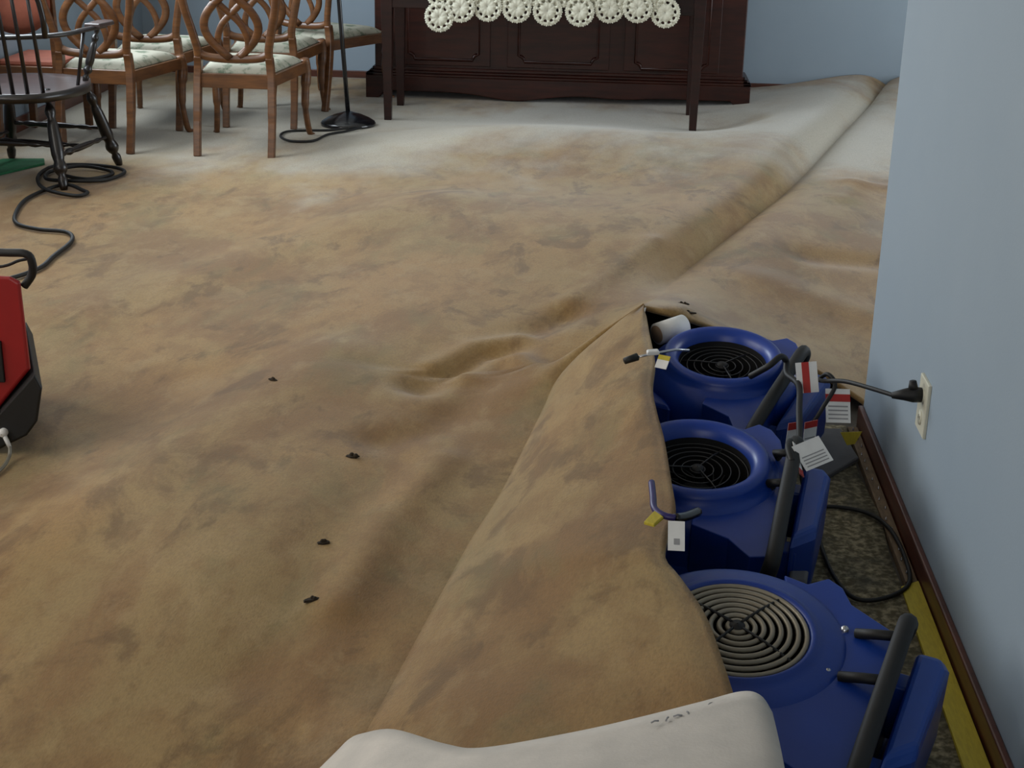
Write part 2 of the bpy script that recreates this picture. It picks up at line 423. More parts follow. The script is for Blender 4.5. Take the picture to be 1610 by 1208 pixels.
def carpet_left(x, y):
    xc, zc = crest(y)
    d = max(0, xc-x); wd = cwid(y)
    z = gauss(x, y)
    for pl, h, wdt in WR:
        best = 9; 
        for i in range(len(pl)-1):
            dd, _ = seg_d((x, y), pl[i], pl[i+1])
            if dd < best: best = dd
        if best < 3*wdt: z += h*exp(-(best/wdt)**2)
    z += .006*sin(3.1*x+1.7*y)*sin(2.3*y-1.1*x)*sstep(-2.4, -1.2, x)
    z *= sstep(-2.5, -1.1, x)*sstep(9.0, 8.0, y) if True else 1
    for px, py, r in PIN:
        z *= sstep(.05, r*2, math.hypot(x-px, y-py))
    hr = interp([1.2, 2.0, 3.6, 4.2, 5.6, 7.0, 9.8], [0, .05, .06, .13, .14, .145, .145], y)
    pinm = sstep(.08, .45, math.hypot(x-.42, (y-8.4)*.8))
    z = max(0, z) + hr*exp(-(d/interp([4, 7], [.45, .62], y))**2)*pinm
    g = lerp(exp(-(d/wd)**2), exp(-(d/(wd*.9))**1.3), sstep(3.9, 4.6, y))
    # near the crest the crest height rules
    return z*(1-g) + zc*g + 0.0

rowsL = []
ys = []
y = -2.9
while y < YB-.02:
    ys.append(y); y += .09 if y < 1.2 else (.026 if y < 5 else .04)
ys.append(YB-.02)
YS = 3.925
ys = sorted([q for q in ys if abs(q-YS) > .012]+[YS])
NU = 150
for y in ys:
    xc, zc = crest(y); r = []
    for k in range(NU+1):
        u = k/NU; x = XL+.018+(xc-XL-.018)*(1-(1-u)**2.3)
        r.append((x, y, carpet_left(x, y)))
    r[-1] = (xc, y, zc)
    rowsL.append(r)
cb = MB(); cb.grid(rowsL)
# back-right sheet: from the slit edge to the back wall, crest to alcove
SLIT = catmull([(.095,3.925,.30),(.19,3.90,.283),(.283,3.95,.245),(.405,4.015,.185),(.585,4.08,.095),(.73,3.99,.03),(.80,3.90,.005),(1.2,3.90,.0),(4.18,3.90,.0)], 8)
rowsR = []
ysr = [q for q in ys if q > YS-1e-6]
NR = len(SLIT)-1
_L = [0]
for i in range(NR): _L.append(_L[-1]+(SLIT[i+1]-SLIT[i]).length)
def back_right(x, y):
    xc, zc = crest(y); d = max(0, x-xc)
    z = zc*exp(-(d/interp([4, 6, 9.8], [.42, .40, .30], y))**2)
    z += .012*exp(-(seg_d((x, y), (.98,6.35), (1.08,6.7))[0]/.06)**2) + .012*exp(-(seg_d((x, y), (1.08,6.7), (1.5,6.7))[0]/.06)**2)
    z += .055*sstep(4.3, 5.6, y)*(1-exp(-d/.09))*exp(-(d/.9)**2)
    z += -.02*exp(-(seg_d((x, y), (.75,5.4), (1.15,5.5))[0]/.08)**2)
    z += .015*exp(-(seg_d((x, y), (.55,5.0), (.95,4.8))[0]/.12)**2)
    z += .05*exp(-((x-1.9)/.5)**2-((y-9.6)/.5)**2)
    return max(0.0, z)
for j, y in enumerate(ysr):
    xc, zc = crest(y); r = []
    b = sstep(0, .55, y-YS)
    for k in range(NR+1):
        sx = SLIT[k].x
        fr = (sx-SLIT[0].x)/(SLIT[-1].x-SLIT[0].x)
        x = xc + (4.18-xc)*fr
        yy = y + (SLIT[k].y-YS)*(1-sstep(0, .9, y-YS))
        z = max(0, back_right(x, yy) + (SLIT[k].z-back_right(SLIT[k].x, SLIT[k].y))*(1-b))
        r.append((x, min(yy, YB-.02), z))
    r[0] = (xc, y, zc)
    rowsR.append(r)
# refine columns
def refine(rows, n):
    out = []
    for r in rows:
        q = []
        for i in range(len(r)-1):
            for k in range(n): q.append(tuple(lerp(r[i][a], r[i+1][a], k/n) for a in range(3)))
        q.append(r[-1]); out.append(q)
    return out
cb.grid(rowsR)
# flap draped over the air movers
EDGE = catmull([(.2,1.45,.335),(.222,1.60,.335),(.226,1.81,.335),(.213,1.90,.335),(.202,1.998,.335),(.181,2.155,.335),(.144,2.285,.335),(.120,2.355,.335),(.127,2.459,.332),(.144,2.572,.33),
                (.139,2.723,.33),(.131,2.925,.33),(.119,3.074,.33),(.111,3.238,.33),(.119,3.42,.332),(.11,3.619,.332),(.103,3.80,.328)], 8)
rowsF = []
YN = 1.45
_ey = [e.y for e in EDGE]; _ex = [e.x for e in EDGE]; _ez = [e.z for e in EDGE]
for cyy in [q for q in ys if YN-.05 < q <= YS+1e-6]:
    # the edge point that faces this crease point
    ey = interp([1.40, 2.10, 2.50, 3.10, 3.60, 3.925], [1.42, 1.88, 2.22, 2.80, 3.40, 3.83], cyy)
    ex, ez = interp(_ey, _ex, ey), interp(_ey, _ez, ey)
    xc, zc = crest(cyy); r = []
    if cyy >= YS-1e-6: ex, ey, ez = .098, 3.905, .315
    for k in range(37):
        u = k/36
        x = lerp(xc, ex, u); yy = lerp(cyy, ey, u)
        arch = .030*sin(pi*u**.8)*min(1, abs(ex-xc)/.3)
        ripple = .005*sin(u*8+yy*6)*sin(pi*u)
        curl = -.014*sstep(.9, 1, u)
        r.append((x, yy, lerp(zc, ez, u)+arch+ripple+curl))
    rowsF.append(r)
cb.grid(rowsF)
carpet = empty('carpet', (-.8, 4.0, 0))
PI_ = Matrix.Translation((.8, -4.0, 0))
def local(o, par):
    o.parent = par; o.matrix_parent_inverse = par.matrix_basis.inverted(); return o
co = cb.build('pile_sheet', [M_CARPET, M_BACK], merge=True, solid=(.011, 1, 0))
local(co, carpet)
tag(carpet, 'stained tan carpet billowing across the room, its loose flap draped over the blue air movers', 'carpet')
# which way do the normals point: make them up
bm = bmesh.new(); bm.from_mesh(co.data); bm.normal_update()
bmesh.ops.reverse_faces(bm, faces=[f for f in bm.faces if f.normal.z < 0])
bm.to_mesh(co.data); bm.free()

# turned-back near end showing the pale backing
BND = catmull([(-.47,1.93,.06),(-.43,1.975,.09),(-.399,1.991,.12),(-.381,2.004,.135),(-.357,1.992,.155),(-.298,1.933,.205),(-.208,1.836,.25),(-.148,1.788,.28),(-.022,1.782,.318),(.066,1.801,.335),(.155,1.831,.348),(.215,1.862,.350),(.243,1.862,.345),(.258,1.835,.335)], 6)
rows = []
nb = len(BND)
for i, p in enumerate(BND):
    s_ = i/(nb-1); r = []
    lift = .018*sstep(0, .3, s_)
    endx = lerp(p.x-.03, p.x, s_); yf = 1.36+.05*s_
    for k in range(15):
        u = k/14
        x = lerp(p.x, endx, u); yy = lerp(p.y, yf, u)
        z = p.z+.012+lift*sin(pi*min(1, u*1.1))
        r.append((x, yy, z))
    zc_ = r[-1][2]
    for k in range(1, 9):       # the fold itself, rolling under
        a = pi*k/8; rr = .032
        r.append((endx, yf-rr*sin(a), zc_-rr+rr*cos(a)))
    rows.append(r)
fb = MB().grid(rows)
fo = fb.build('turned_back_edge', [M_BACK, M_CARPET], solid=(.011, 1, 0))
if sum(p.normal.z*p.area for p in fo.data.polygons) < 0: fo.data.flip_normals()
local(fo, carpet); fo['label'] = 'pale off-white backing of the folded-back carpet edge'
# faint pencilled marks on the backing
for (x, yy, l, a) in [(.090,1.770,.012,.5),(.107,1.779,.010,1.2),(.122,1.788,.013,.3),(.136,1.797,.008,1.9),(.168,1.822,.012,.9),(.180,1.826,.02,.45),(.196,1.838,.012,.4)]:
    dx, dy = cos(a)*l/2, sin(a)*l/2
    zz = .362
    po = MB().tube([(x-dx, yy-dy, zz), (x, yy+.002, zz+.0005), (x+dx, yy+dy, zz)], .0013, 5).build('pencil_mark', M_INK); local(po, carpet)

# ------------------------------------------------------------------ pad, tack strip, yellow strip
pad = MB()
rows = []
for j in range(40):
    yy = lerp(.2, 3.86, j/39)
    rows.append([(lerp(-.25, XR-.052-.006*sin(yy*11), k/12), yy, .002+.004*sin(k*1.7+yy*9)*sin(yy*5)) for k in range(13)])
pad.grid(rows)
po = pad.build('carpet_pad', M_PAD, solid=(.012,))
if sum(p.normal.z*p.area for p in po.data.polygons) < 0: po.data.flip_normals()
tag(po, 'mottled dark foam carpet pad bared beside the baseboard', 'carpet pad')
tk = empty('tack_strip', (XR-.03, 3.2, 0))
st = MB().box((XR-.045, 2.93, -.013), (XR-.018, 3.84, .006)).build('strip', M_TACK, bevel=.001); local(st, tk)
for k in range(16):
    yy = 2.97+k*.056+random.uniform(-.01, .01)
    local(MB().lathe([(.0025, 0), (.0025, .003), (.0006, .010)], 6, (XR-.032+random.uniform(-.006, .006), yy, .005)).build('nail', M_STEEL), tk)
tag(tk, 'narrow wooden tack strip with nails along the dark baseboard', 'tack strip')
yb = MB()
yb.prism([(XR-.075, 1.2), (XR-.022, 1.2), (XR-.018, 2.93), (XR-.060, 2.90)], -.001, .010, inset=.002)
yo = yb.build('yellow_strip', M_YELLOW); tag(yo, 'flat yellow painted strip lying along the baseboard', 'strip')
gm = MB().prism([(.47,3.56),(.56,3.46),(.665,3.60),(.645,3.80),(.52,3.78)], .004, .016, inset=.003).build('rubber_mat', M_GREY)
tag(gm, 'dark grey rubber mat on the pad beside the far air mover', 'mat')

# ------------------------------------------------------------------ air movers
TILT = radians(10)
def make_fan(top, rz, guard_mat, guard_z, kind, dx=0.0):
    """a snail-shaped carpet blower lying on its side, intake up, outlet towards local -x"""
    root = empty('air_mover', (0, 0, 0))
    h = .262
    root.rotation_euler = (TILT, 0, 0)
    R = Matrix.Rotation(rz, 4, 'Z')
    root.rotation_euler = (Matrix.Rotation(TILT, 4, 'X') @ R).to_euler()
    off = (Matrix.Rotation(TILT, 4, 'X') @ R) @ Vector((0, 0, h))
    root.location = Vector(top)-off
    m = MB()
    prof = [(.185, .0), (.200, .015), (.203, .10), (.203, .17), (.197, .205), (.183, .228), (.165, .240), (.158, .246), (.155, .258), (.150, .268), (.140, .272), (.127, .268), (.118, .257), (.113, .243), (.110, .18), (.104, .12)]
    if kind == 'near': prof = prof[:4]+[(.197, .212), (.190, .230), (.176, .240), (.150, .243), (.138, .246), (.133, .252), (.128, .252), (.123, .247), (.120, .235), (.112, .18), (.104, .12)]
    m.lathe(prof[:-2], 64, cap=False)
    MB().lathe(prof[-3:], 64, cap=False).build('intake_throat', M_DARKIN, root)
    m.lathe([(.185, .0), (.001, .0)], 64, cap=False)
    b = m.build('housing', M_BLUE, root, autosmooth=False)
    arc_ = [(.172*cos(radians(q)), .172*sin(radians(q))) for q in range(76, -90, -8)]
    m = MB().prism([(.03,.198),(.075,.190),(.105,.222),(.135,.205),(.16,.165),(.235+dx,.125),(.262+dx,.10),(.262+dx,-.27),(.215+dx,-.285),(.10,-.235),(.02,-.205)][::-1]+arc_, .02, .234)
    m.prism([(.03,-.21),(.21+dx,-.295),(.268+dx,-.285),(.268+dx,.105),(.24+dx,.14),(.14,.20)], .004, .030, inset=.004)
    m.build('motor_cover', M_BLUE, root, bevel=.008)
    m = MB()     # outlet under the carpet
    m.prism([(-.30,-.205),(-.06,-.205),(-.13,-.11),(-.16,-.02),(-.30,-.06)], .02, .20, inset=.01)
    m.build('outlet', M_BLUE, root, bevel=.006)
    # flank moulding facing the room
    m = MB()
    for a0, a1, z0, z1, rr in [(-125, -70, .045, .125, .212)]:
        V = []; n = 12
        rows = []
        for zz, r_ in [(z0, .200), (z0+.012, rr), (z1-.025, rr+.004), (z1, .200)]:
            rows.append([(r_*cos(radians(lerp(a0, a1, k/n)))*1.0, r_*sin(radians(lerp(a0, a1, k/n))), zz) for k in range(n+1)])
        m.grid(rows)
    m.build('flank_moulding', M_BLUE2, root)
    m = MB().tube([(.206*cos(2*pi*k/64), .206*sin(2*pi*k/64), .035) for k in range(64)], .004, 6, closed=True)
    m.build('seam_band', M_BLUE2, root)
    # interior
    m = MB().lathe([(.104, .12), (.10, .10), (.001, .10)], 48, cap=False); m.build('intake_well', M_DARKIN, root)
    hub = MB().lathe([(.046, .10), (.046, .16), (.038, .175), (.001, .178)], 24, cap=False).build('motor_hub', M_DARKIN if kind != 'near' else M_BLADE, root)
    for k in range(18):
        a = 2*pi*k/18
        V = []
        p = [(.060, a), (.098, a+.30)]
        q = [(r_*cos(t_), r_*sin(t_)) for r_, t_ in p]
        mb = MB(); mb.add([(q[0][0], q[0][1], .105), (q[1][0], q[1][1], .105), (q[1][0], q[1][1], .175), (q[0][0], q[0][1], .175)], [(0, 1, 2, 3)], 0, False)
        mb.build('blade', M_BLADE, root, solid=(.003,))
    # wire guard
    g = empty('guard'); g.parent = root
    nring = 8 if kind == 'near' else 6
    for k in range(nring):
        rr = lerp(.016, .118 if kind == 'near' else .109, k/(nring-1))
        zz = guard_z + .006*(1-(rr/.118)**2)
        MB().tube([(rr*cos(2*pi*i/48), rr*sin(2*pi*i/48), zz) for i in range(48)], .0048 if kind == 'near' else .0014, 6, closed=True).build('ring', guard_mat, g)
    for k in range(4 if kind == 'near' else 3):
        a = radians(68)+k*(pi/2 if kind == 'near' else 2*pi/3)
        MB().tube([(.012*cos(a), .012*sin(a), guard_z+.010), (.06*cos(a), .06*sin(a), guard_z+.008), ((.120 if kind == 'near' else .111)*cos(a), (.120 if kind == 'near' else .111)*sin(a), guard_z)], .0030 if kind == 'near' else .0018, 6).build('spoke', M_BLACK if kind == 'near' else guard_mat, g)
    MB().lathe([(.014, 0), (.013, .005), (.001, .007)], 16, (0, 0, guard_z+.006), cap=False).build('hub_cap', M_BLACK, g)
    # handle, clips, bolts, end bracket, foot
    hd = MB().tube(catmull([(px_+dx, py_, pz_) for px_, py_, pz_ in [(.245,.125,.19),(.262,.135,.235),(.262,.115,.262),(.262,.0,.262),(.262,-.16,.258),(.262,-.28,.250),(.258,-.305,.225),(.245,-.30,.17)]], 5), .0165, 10).build('handle', M_BLACK, root)
    for yy in ((.085, -.035) if kind != 'far' else ()):
        c = MB().tube([(.185+dx*.3, yy, .238), (.22+dx, yy-.003, .250), (.262+dx, yy-.006, .262)], .009, 8).build('clip', M_BLACK, root)
        if kind == 'near': MB().lathe([(.008, 0), (.008, .005), (.004, .009), (.001, .010)], 12, (.165+dx, yy+.006, .232), cap=False).build('bolt', M_STEEL, root)
    m = MB()
    m.prism([(.285+dx,-.17),(.335+dx,-.12),(.345+dx,.115),(.33+dx,.14),(.285+dx,.14)], .03, .205, inset=.02)
    br = m.build('end_bracket', M_BLUE2, root, bevel=.008)
    for y0_ in (.06, -.16): MB().box((.255+dx, y0_, .05), (.30+dx, y0_+.04, .17)).build('bracket_arm', M_BLUE2, root, bevel=.004)
    MB().prism([(.292+dx,-.215),(.330+dx,-.205),(.330+dx,-.165),(.292+dx,-.175)], .0, .14, inset=.006).build('foot', M_GREY, root, bevel=.003)
    return root
fan_near = make_fan((.243, 2.245, .262), radians(-20), M_WIRE, .246, 'near')
fan_mid = make_fan((.208, 2.956, .262), radians(-11), M_BLADE, .228, 'mid', -.066)
fan_far = make_fan((.301, 3.644, .262), radians(-22), M_BLADE, .228, 'far', -.085)
tag(fan_near, 'blue air mover nearest the camera with pale ringed intake guard', 'air mover', 'blue air movers under the carpet flap')
tag(fan_mid, 'blue air mover in the middle of the row of three, white tag on its bracket', 'air mover', 'blue air movers under the carpet flap')
tag(fan_far, 'blue air mover farthest from the camera, red and white stickers on its end', 'air mover', 'blue air movers under the carpet flap')

def card(name, c, ex, ey, wx, wy, stripes, parent, th=.0012, rim=None):
    """thin printed card centred on c, spanned by unit vectors ex, ey"""
    ex = Vector(ex).normalized(); ey = Vector(ey); ey = (ey-ex*ey.dot(ex)).normalized(); n = ex.cross(ey)
    c = Vector(c)
    def slab(u0, u1, v0, v1, d0, d1):
        P = []
        for d in (d0, d1):
            for u, v in ((u0, v0), (u1, v0), (u1, v1), (u0, v1)): P.append(c+ex*u*wx+ey*v*wy+n*d)
        return P, [(0,3,2,1),(4,5,6,7),(0,1,5,4),(1,2,6,5),(2,3,7,6),(3,0,4,7)]
    m = MB(); v, f = slab(-.5, .5, -.5, .5, -th/2, th/2); m.add(v, f, 0, False)
    o = m.build(name, M_PAPER)
    local(o, parent)
    for (u0, u1, v0, v1, mt) in stripes:
        m = MB(); v, f = slab(u0, u1, v0, v1, -th/2-.0006, th/2+.0006); m.add(v, f, 0, False)
        s_ = m.build('print', mt); s_.parent = o
    return o
TXT = [(-.4, .4, -.40+.12*k, -.36+.12*k, M_INK) for k in range(4)]
bpy.context.view_layer.update()
upz = (0, .35, 1)
card('hang_tag', (.491, 3.44, .285), (1, .1, .1), upz, .052, .075, [(-.22, .12, -.5, .5, M_RED)], fan_far)
card('sticker', (.452, 3.30, .180), (.9, .5, .0), (0, -.1, 1), .040, .085, [(-.5, .5, .28, .5, M_RED)]+TXT, fan_far)
card('sticker', (.490, 3.30, .185), (.9, .5, .05), (0, -.1, 1), .036, .085, [(-.5, .5, .30, .5, M_RED)]+TXT, fan_far)
card('sticker', (.572, 3.44, .215), (1, .05, 0), (-.25, .55, .85), .060, .085, [(-.5, .5, .12, .34, M_RED)]+TXT, fan_far)
card('hang_tag', (.452, 2.98, .275), (.8, .55, .15), (-.5, .55, .65), .075, .062, TXT, fan_mid)
card('hang_tag', (.420, 2.96, .268), (.35, .3, -.4), (-.3, .7, .7), .018, .085, [(-.5, .5, -.5, -.3, M_RED)], fan_mid)

# power cords of the air movers
def cord(name, pts, r, m, label, cat='cord', n=8, parent=None, **k):
    o = MB().tube(catmull(pts, n), r, 8).build(name, m)
    if parent: local(o, parent)
    else: tag(o, label, cat, **k)
    return o
oc = empty('outlet', (XR, 3.14, .33))
pl = MB().prism([(3.195,.27),(3.105,.27),(3.105,.395),(3.195,.395)], 0, .007, inset=.002)
pl.v = [(XR-.0005-p[2], p[0], p[1]) for p in pl.v]
local(pl.build('cover_plate', M_IVORY), oc)
for zc_ in (.305, .358):
    m = MB().lathe([(.017, 0), (.017, .003), (.001, .0032)], 20, cap=False)
    m.v = [(XR-.007-p[2], 3.15+p[0], zc_+p[1]) for p in m.v]
    f = m.build('socket', M_IVORY); local(f, oc)
    for dy in (-.006, .006):
        s_ = MB().box((XR-.0108, 3.15+dy-.001, zc_-.004), (XR-.0100, 3.15+dy+.001, zc_+.005)).build('slot', M_BLACK); local(s_, f)
tag(oc, 'ivory electrical outlet on the blue wall with a black plug in it', 'outlet')
pg = empty('power_cord', (XR-.03, 3.15, .358))
m = MB().tube([(XR-.011,3.15,.358),(XR-.03,3.15,.358),(XR-.05,3.152,.356),(XR-.075,3.155,.352)], [.017,.018,.013,.007], 12)
m.tube([(XR-.03,3.15,.368),(XR-.033,3.15,.39)], [.012,.008], 8)
local(m.build('plug', M_BLACK), pg)
cord('cable', [(XR-.07,3.155,.352),(.61,3.22,.342),(.565,3.33,.318),(.53,3.42,.285),(.53,3.50,.26),(.545,3.47,.285),(.56,3.44,.265),(.53,3.42,.21),(.50,3.40,.15),(.49,3.36,.05),(.52,3.3,.012)], .0055, M_BLACK, None, parent=pg)
tag(pg, 'black power cord plugged into the wall outlet, running to the far air mover', 'cord')
cord('power_cord', [(.50,3.30,.03),(.505,3.12,.012),(.513,2.94,.012),(.545,2.83,.012),(.609,2.836,.012),(.672,2.905,.013),(.685,3.03,.015),(.675,3.18,.014),(.635,3.265,.012),(.56,3.29,.012),(.51,3.26,.012),(.47,3.10,.012),(.46,2.95,.02)], .0050, M_BLACK, 'black power cord looped on the dark carpet pad by the baseboard')
cord('power_cord', [(.575,2.46,.012),(.578,2.40,.012),(.583,2.33,.012),(.572,2.22,.012),(.56,2.05,.012),(.52,1.85,.012)], .0050, M_BLACK, 'short stretch of black cord beside the nearest air mover and yellow strip')
cord('coiled_lead', [(.36,3.50,.26),(.40,3.47,.30),(.43,3.50,.315),(.45,3.54,.29),(.45,3.50,.27),(.47,3.42,.27),(.46,3.30,.25),(.45,3.18,.22),(.43,3.10,.24),(.41,3.03,.28),(.40,2.98,.285),(.405,2.94,.27)], .008, M_BLACK, 'thick black lead hanging over the end of the far air mover', 'cord')
# yellow tag at the corner of the wall
m = MB().prism([(.615,.0),(.635,-.035),(.655,-.03),(.67,.005)], 0, .002)
m.v = [(p[0], 3.62-p[2], .075+p[1]) for p in m.v]
yt = m.build('tag', M_YELLOW); tag(yt, 'small yellow tag hanging at the wall corner under the cord', 'tag')

# carpet clamps on the flap edge
c1 = empty('carpet_clamp', (.11, 3.42, .335))
local(MB().tube([(.045,3.33,.345),(.075,3.345,.352)], [.008,.0095], 10).build('grip', M_BLACK), c1)
local(MB().tube([(.07,3.343,.350),(.10,3.355,.355),(.165,3.40,.355),(.20,3.43,.345)], .0035, 8).build('rod', M_STEEL), c1)
local(MB().prism([(.098,3.342),(.128,3.352),(.124,3.374),(.096,3.364)], .356, .366, inset=.003).build('jaw', M_WHITEP, bevel=.002), c1)
card('clamp_tag', (.135, 3.335, .345), (1, -.5, 0), (.2, .5, .6), .030, .034, [(-.5, .5, .15, .5, M_YELLOW)], c1)
tag(c1, 'steel carpet clamp with black grip and yellow tag at the far air mover', 'clamp')
c2 = empty('carpet_clamp', (.12, 2.47, .335))
local(MB().tube(catmull([(.098,2.61,.352),(.100,2.55,.350),(.102,2.50,.348),(.118,2.475,.347),(.14,2.47,.345)], 5), .0065, 8).build('lever', M_PURPLE), c2)
local(MB().tube(catmull([(.14,2.47,.345),(.16,2.50,.335),(.185,2.545,.325)], 5), .009, 8).build('arm', M_BLACKG), c2)
local(MB().prism([(.082,2.44),(.10,2.43),(.118,2.465),(.102,2.49)], .343, .350, inset=.002).build('pad', M_YELLOW, bevel=.001), c2)
card('clamp_tag', (.140, 2.41, .338), (1, 0, 0), (-.1, .8, .5), .030, .062, [(-.15, .2, -.3, -.1, M_INK)], c2)
tag(c2, 'purple-levered carpet clamp with white tag at the middle air mover', 'clamp')
# white roll pushed under the carpet behind the far fan
rl = empty('rolled_tube', (.16, 3.83, .2))
ax = Vector((.75, .55, .12)).normalized()
m = MB(); p0 = Vector((.135, 3.80, .262)); m.tube([p0, p0+ax*.09], [.030, .030], 24)
local(m.build('tube_wall', M_PAPER), rl)
m = MB(); m.tube([p0-ax*.003, p0+ax*.004], [.024, .024], 24)
local(m.build('end_disc', M_TAN), rl)
tag(rl, 'white paper roll with tan end tucked under the carpet behind the far air mover', 'roll')

# ------------------------------------------------------------------ debris on the carpet
def bit(x, y, l, wd, a, label, zf):
    m = MB(); V = []
    n = 7
    pts = []
    for k in range(n):
        t = 2*pi*k/n; r_ = random.uniform(.75, 1.1)
        pts.append((l*r_*cos(t), wd*r_*sin(t)))
    m.prism(pts, 0, .004, inset=.002)
    for _ in range(2):
        m.ball((random.uniform(-l, l)*.5, random.uniform(-wd, wd)*.4, .004), wd*.6, 6)
    R = Matrix.Translation((x, y, zf)) @ Matrix.Rotation(a, 4, 'Z')
    m.xf(R)
    o = m.build('leaf_scrap', M_DIRT); tag(o, label, 'leaf scrap', 'dark leaf scraps on the carpet')
def cz(x, y): return carpet_left(x, y)
for (x, y, l, wd, a, lb) in [
    (-.90,3.74,.017,.008,-.5,'tiny brown leaf scrap on the carpet, the one closest to the red machine'),
    (-.60,3.27,.018,.011,.1,'dark forked leaf scrap in the middle of the carpet'),
    (-.578,2.80,.016,.009,.5,'dark leaf scrap on the carpet, second nearest to the camera'),
    (-.554,2.55,.019,.008,.5,'elongated dark leaf scrap on the carpet, nearest to the camera')]:
    bit(x, y, l, wd, a, lb, cz(x, y))
bit(.225, 4.30, .022, .009, -.2, 'dark leaf scrap on the crest of the carpet ridge', back_right(.225, 4.30)+.0)
bit(.225, 3.96, .020, .008, -.15, 'brown leaf scrap on the carpet edge behind the far air mover', .275)

# ------------------------------------------------------------------ sideboard
sb = empty('sideboard', (-.36, 9.3, 0))
def sbp(o): return local(o, sb)
sbp(MB().box((-1.485, 9.10, .10), (.748, 9.58, 1.0)).build('body', M_CHERRY, bevel=.006))
top = MB().box((-1.52, 9.06, 1.0), (.785, 9.60, 1.035)); sbp(top.build('top', M_CHERRY, bevel=.01))
# plinth with scalloped lower edge
N = 60; xs = [lerp(-1.535, .795, k/N) for k in range(N+1)]
def scallop(x):
    z = .045
    for c, wd, h in [(-.62, .22, -.04), (.02, .16, -.012), (-.95, .2, .0), (-.37, .10, -.0)]: z += h*exp(-((x-c)/wd)**2)
    if x < -1.44 or x > .70: z = .0
    return z
m = MB(); V = []; Fs = []
for yy in (9.045, 9.09):
    for x in xs: V.append((x, yy, max(.0, scallop(x)+.0)))
    for x in xs: V.append((x, yy, .135))
n1 = N+1
for k in range(N):
    Fs += [(k, k+1, n1+k+1, n1+k), (2*n1+k+1, 2*n1+k, 3*n1+k, 3*n1+k+1), (k, 2*n1+k, 2*n1+k+1, k+1), (n1+k, n1+k+1, 3*n1+k+1, 3*n1+k)]
Fs += [(0, n1, 3*n1, 2*n1), (N, 2*n1+N, 3*n1+N, n1+N)]
m.add(V, Fs, 0, False)
sbp(m.build('plinth', M_CHERRY, bevel=.004))
mo = MB()
for z0, z1, d in [(.135, .15, .055), (.15, .165, .035), (.165, .185, .018)]:
    mo.box((-1.485-d+.005, 9.10-d, z0), (.748+d-.005, 9.12, z1))
    for x0, x1 in ((-1.485-d+.005, -1.485), (.748, .748+d-.005)): mo.box((x0, 9.10-d, z0), (x1, 9.56, z1))
sbp(mo.build('base_moulding', M_CHERRY, bevel=.004))
sbp(MB().box((-1.53, 9.09, .0), (-1.45, 9.58, .135)).box((.71, 9.09, .0), (.79, 9.58, .135)).build('side_plinth', M_CHERRY, bevel=.004))
def notch_rect(x0, x1, z0, z1, c):
    """outline with cut-in quarter-round corners"""
    P = []
    for (cx, cz_, a0) in [(x1, z0, 180), (x1, z1, 270), (x0, z1, 0), (x0, z0, 90)]:
        for k in range(6):
            a = radians(a0-18*k) if False else radians(a0-18*k)
            P.append((cx+c*cos(a), cz_+c*sin(a)))
    return P
for (x0, x1) in [(-1.275, -.85), (-.605, -.13), (.10, .53)]:
    d = MB().box((x0-.07, 9.088, .20), (x1+.07, 9.10, .92)).build('door', M_CHERRY, bevel=.003); sbp(d)
    z0, z1, c = .235 if x0 != .10 else .215, .88, .035
    O = []
    for (cx, cz_, a0) in [(x0, z0, 90), (x1, z0, 180), (x1, z1, 270), (x0, z1, 360)]:
        for k in range(6):
            a = radians(a0-18*k); O.append((cx+c*cos(a), 9.087, cz_+c*sin(a)))
    m = MB().tube(O, .009, 8, closed=True)
    f = m.build('panel_moulding', M_CHERRY); f.parent = d; f.matrix_parent_inverse = (sb.matrix_basis).inverted() @ Matrix() if False else Matrix.Identity(4)
    f.matrix_parent_inverse = Matrix.Identity(4)
    pn = MB().prism([(p[0]*1.0, p[2]) for p in O], 0, .006, inset=.012)
    pn.v = [(p[0], 9.088-p[2], p[1]) for p in pn.v]
    f2 = pn.build('raised_panel', M_CHERRY); f2.parent = d; f2.matrix_parent_inverse = Matrix.Identity(4)
tag(sb, 'dark mahogany sideboard with three panelled doors against the blue back wall', 'sideboard')

# ------------------------------------------------------------------ console table with crochet runner
tb = empty('console_table', (-.43, 8.54, 0))
def tbp(o): return local(o, tb)
for x, y in ((-1.285, 8.31), (.425, 8.29), (-1.285, 8.80), (.425, 8.76)):
    tbp(MB().tube([(x, y, 0), (x, y, .3), (x, y, .60), (x, y, .72)], [.021, .026, .032, .033], 4, smooth=False, flat=(0, 1, 0)).build('leg', M_TABLE, bevel=.002))
tbp(MB().box((-1.26, 8.285, .62), (.40, 8.305, .72)).build('front_apron', M_TABLE, bevel=.003))
tbp(MB().box((-1.26, 8.775, .62), (.40, 8.795, .72)).build('rear_apron', M_TABLE, bevel=.003))
for x in (-1.30, .42): tbp(MB().box((x, 8.31, .62), (x+.02, 8.78, .72)).build('side_apron', M_TABLE, bevel=.003))
tbp(MB().box((-1.38, 8.23, .72), (.52, 8.87, .745)).build('table_top', M_TABLE, bevel=.006))
tag(tb, 'long dark wooden console table on slim square legs in front of the sideboard', 'table')
rn = empty('crochet_runner', (-.42, 8.4, .746))
rows = [[(lerp(-.95, .18, k/20), 8.80, .748) for k in range(21)], [(lerp(-.95, .18, k/20), 8.24, .748) for k in range(21)], [(lerp(-.95, .18, k/20), 8.222, .744) for k in range(21)], [(lerp(-.95, .18, k/20), 8.218, .70) for k in range(21)], [(lerp(-.95, .18, k/20), 8.215, .655) for k in range(21)]]
local(MB().grid(rows).build('centre_cloth', M_LACE, solid=(.002,)), rn)
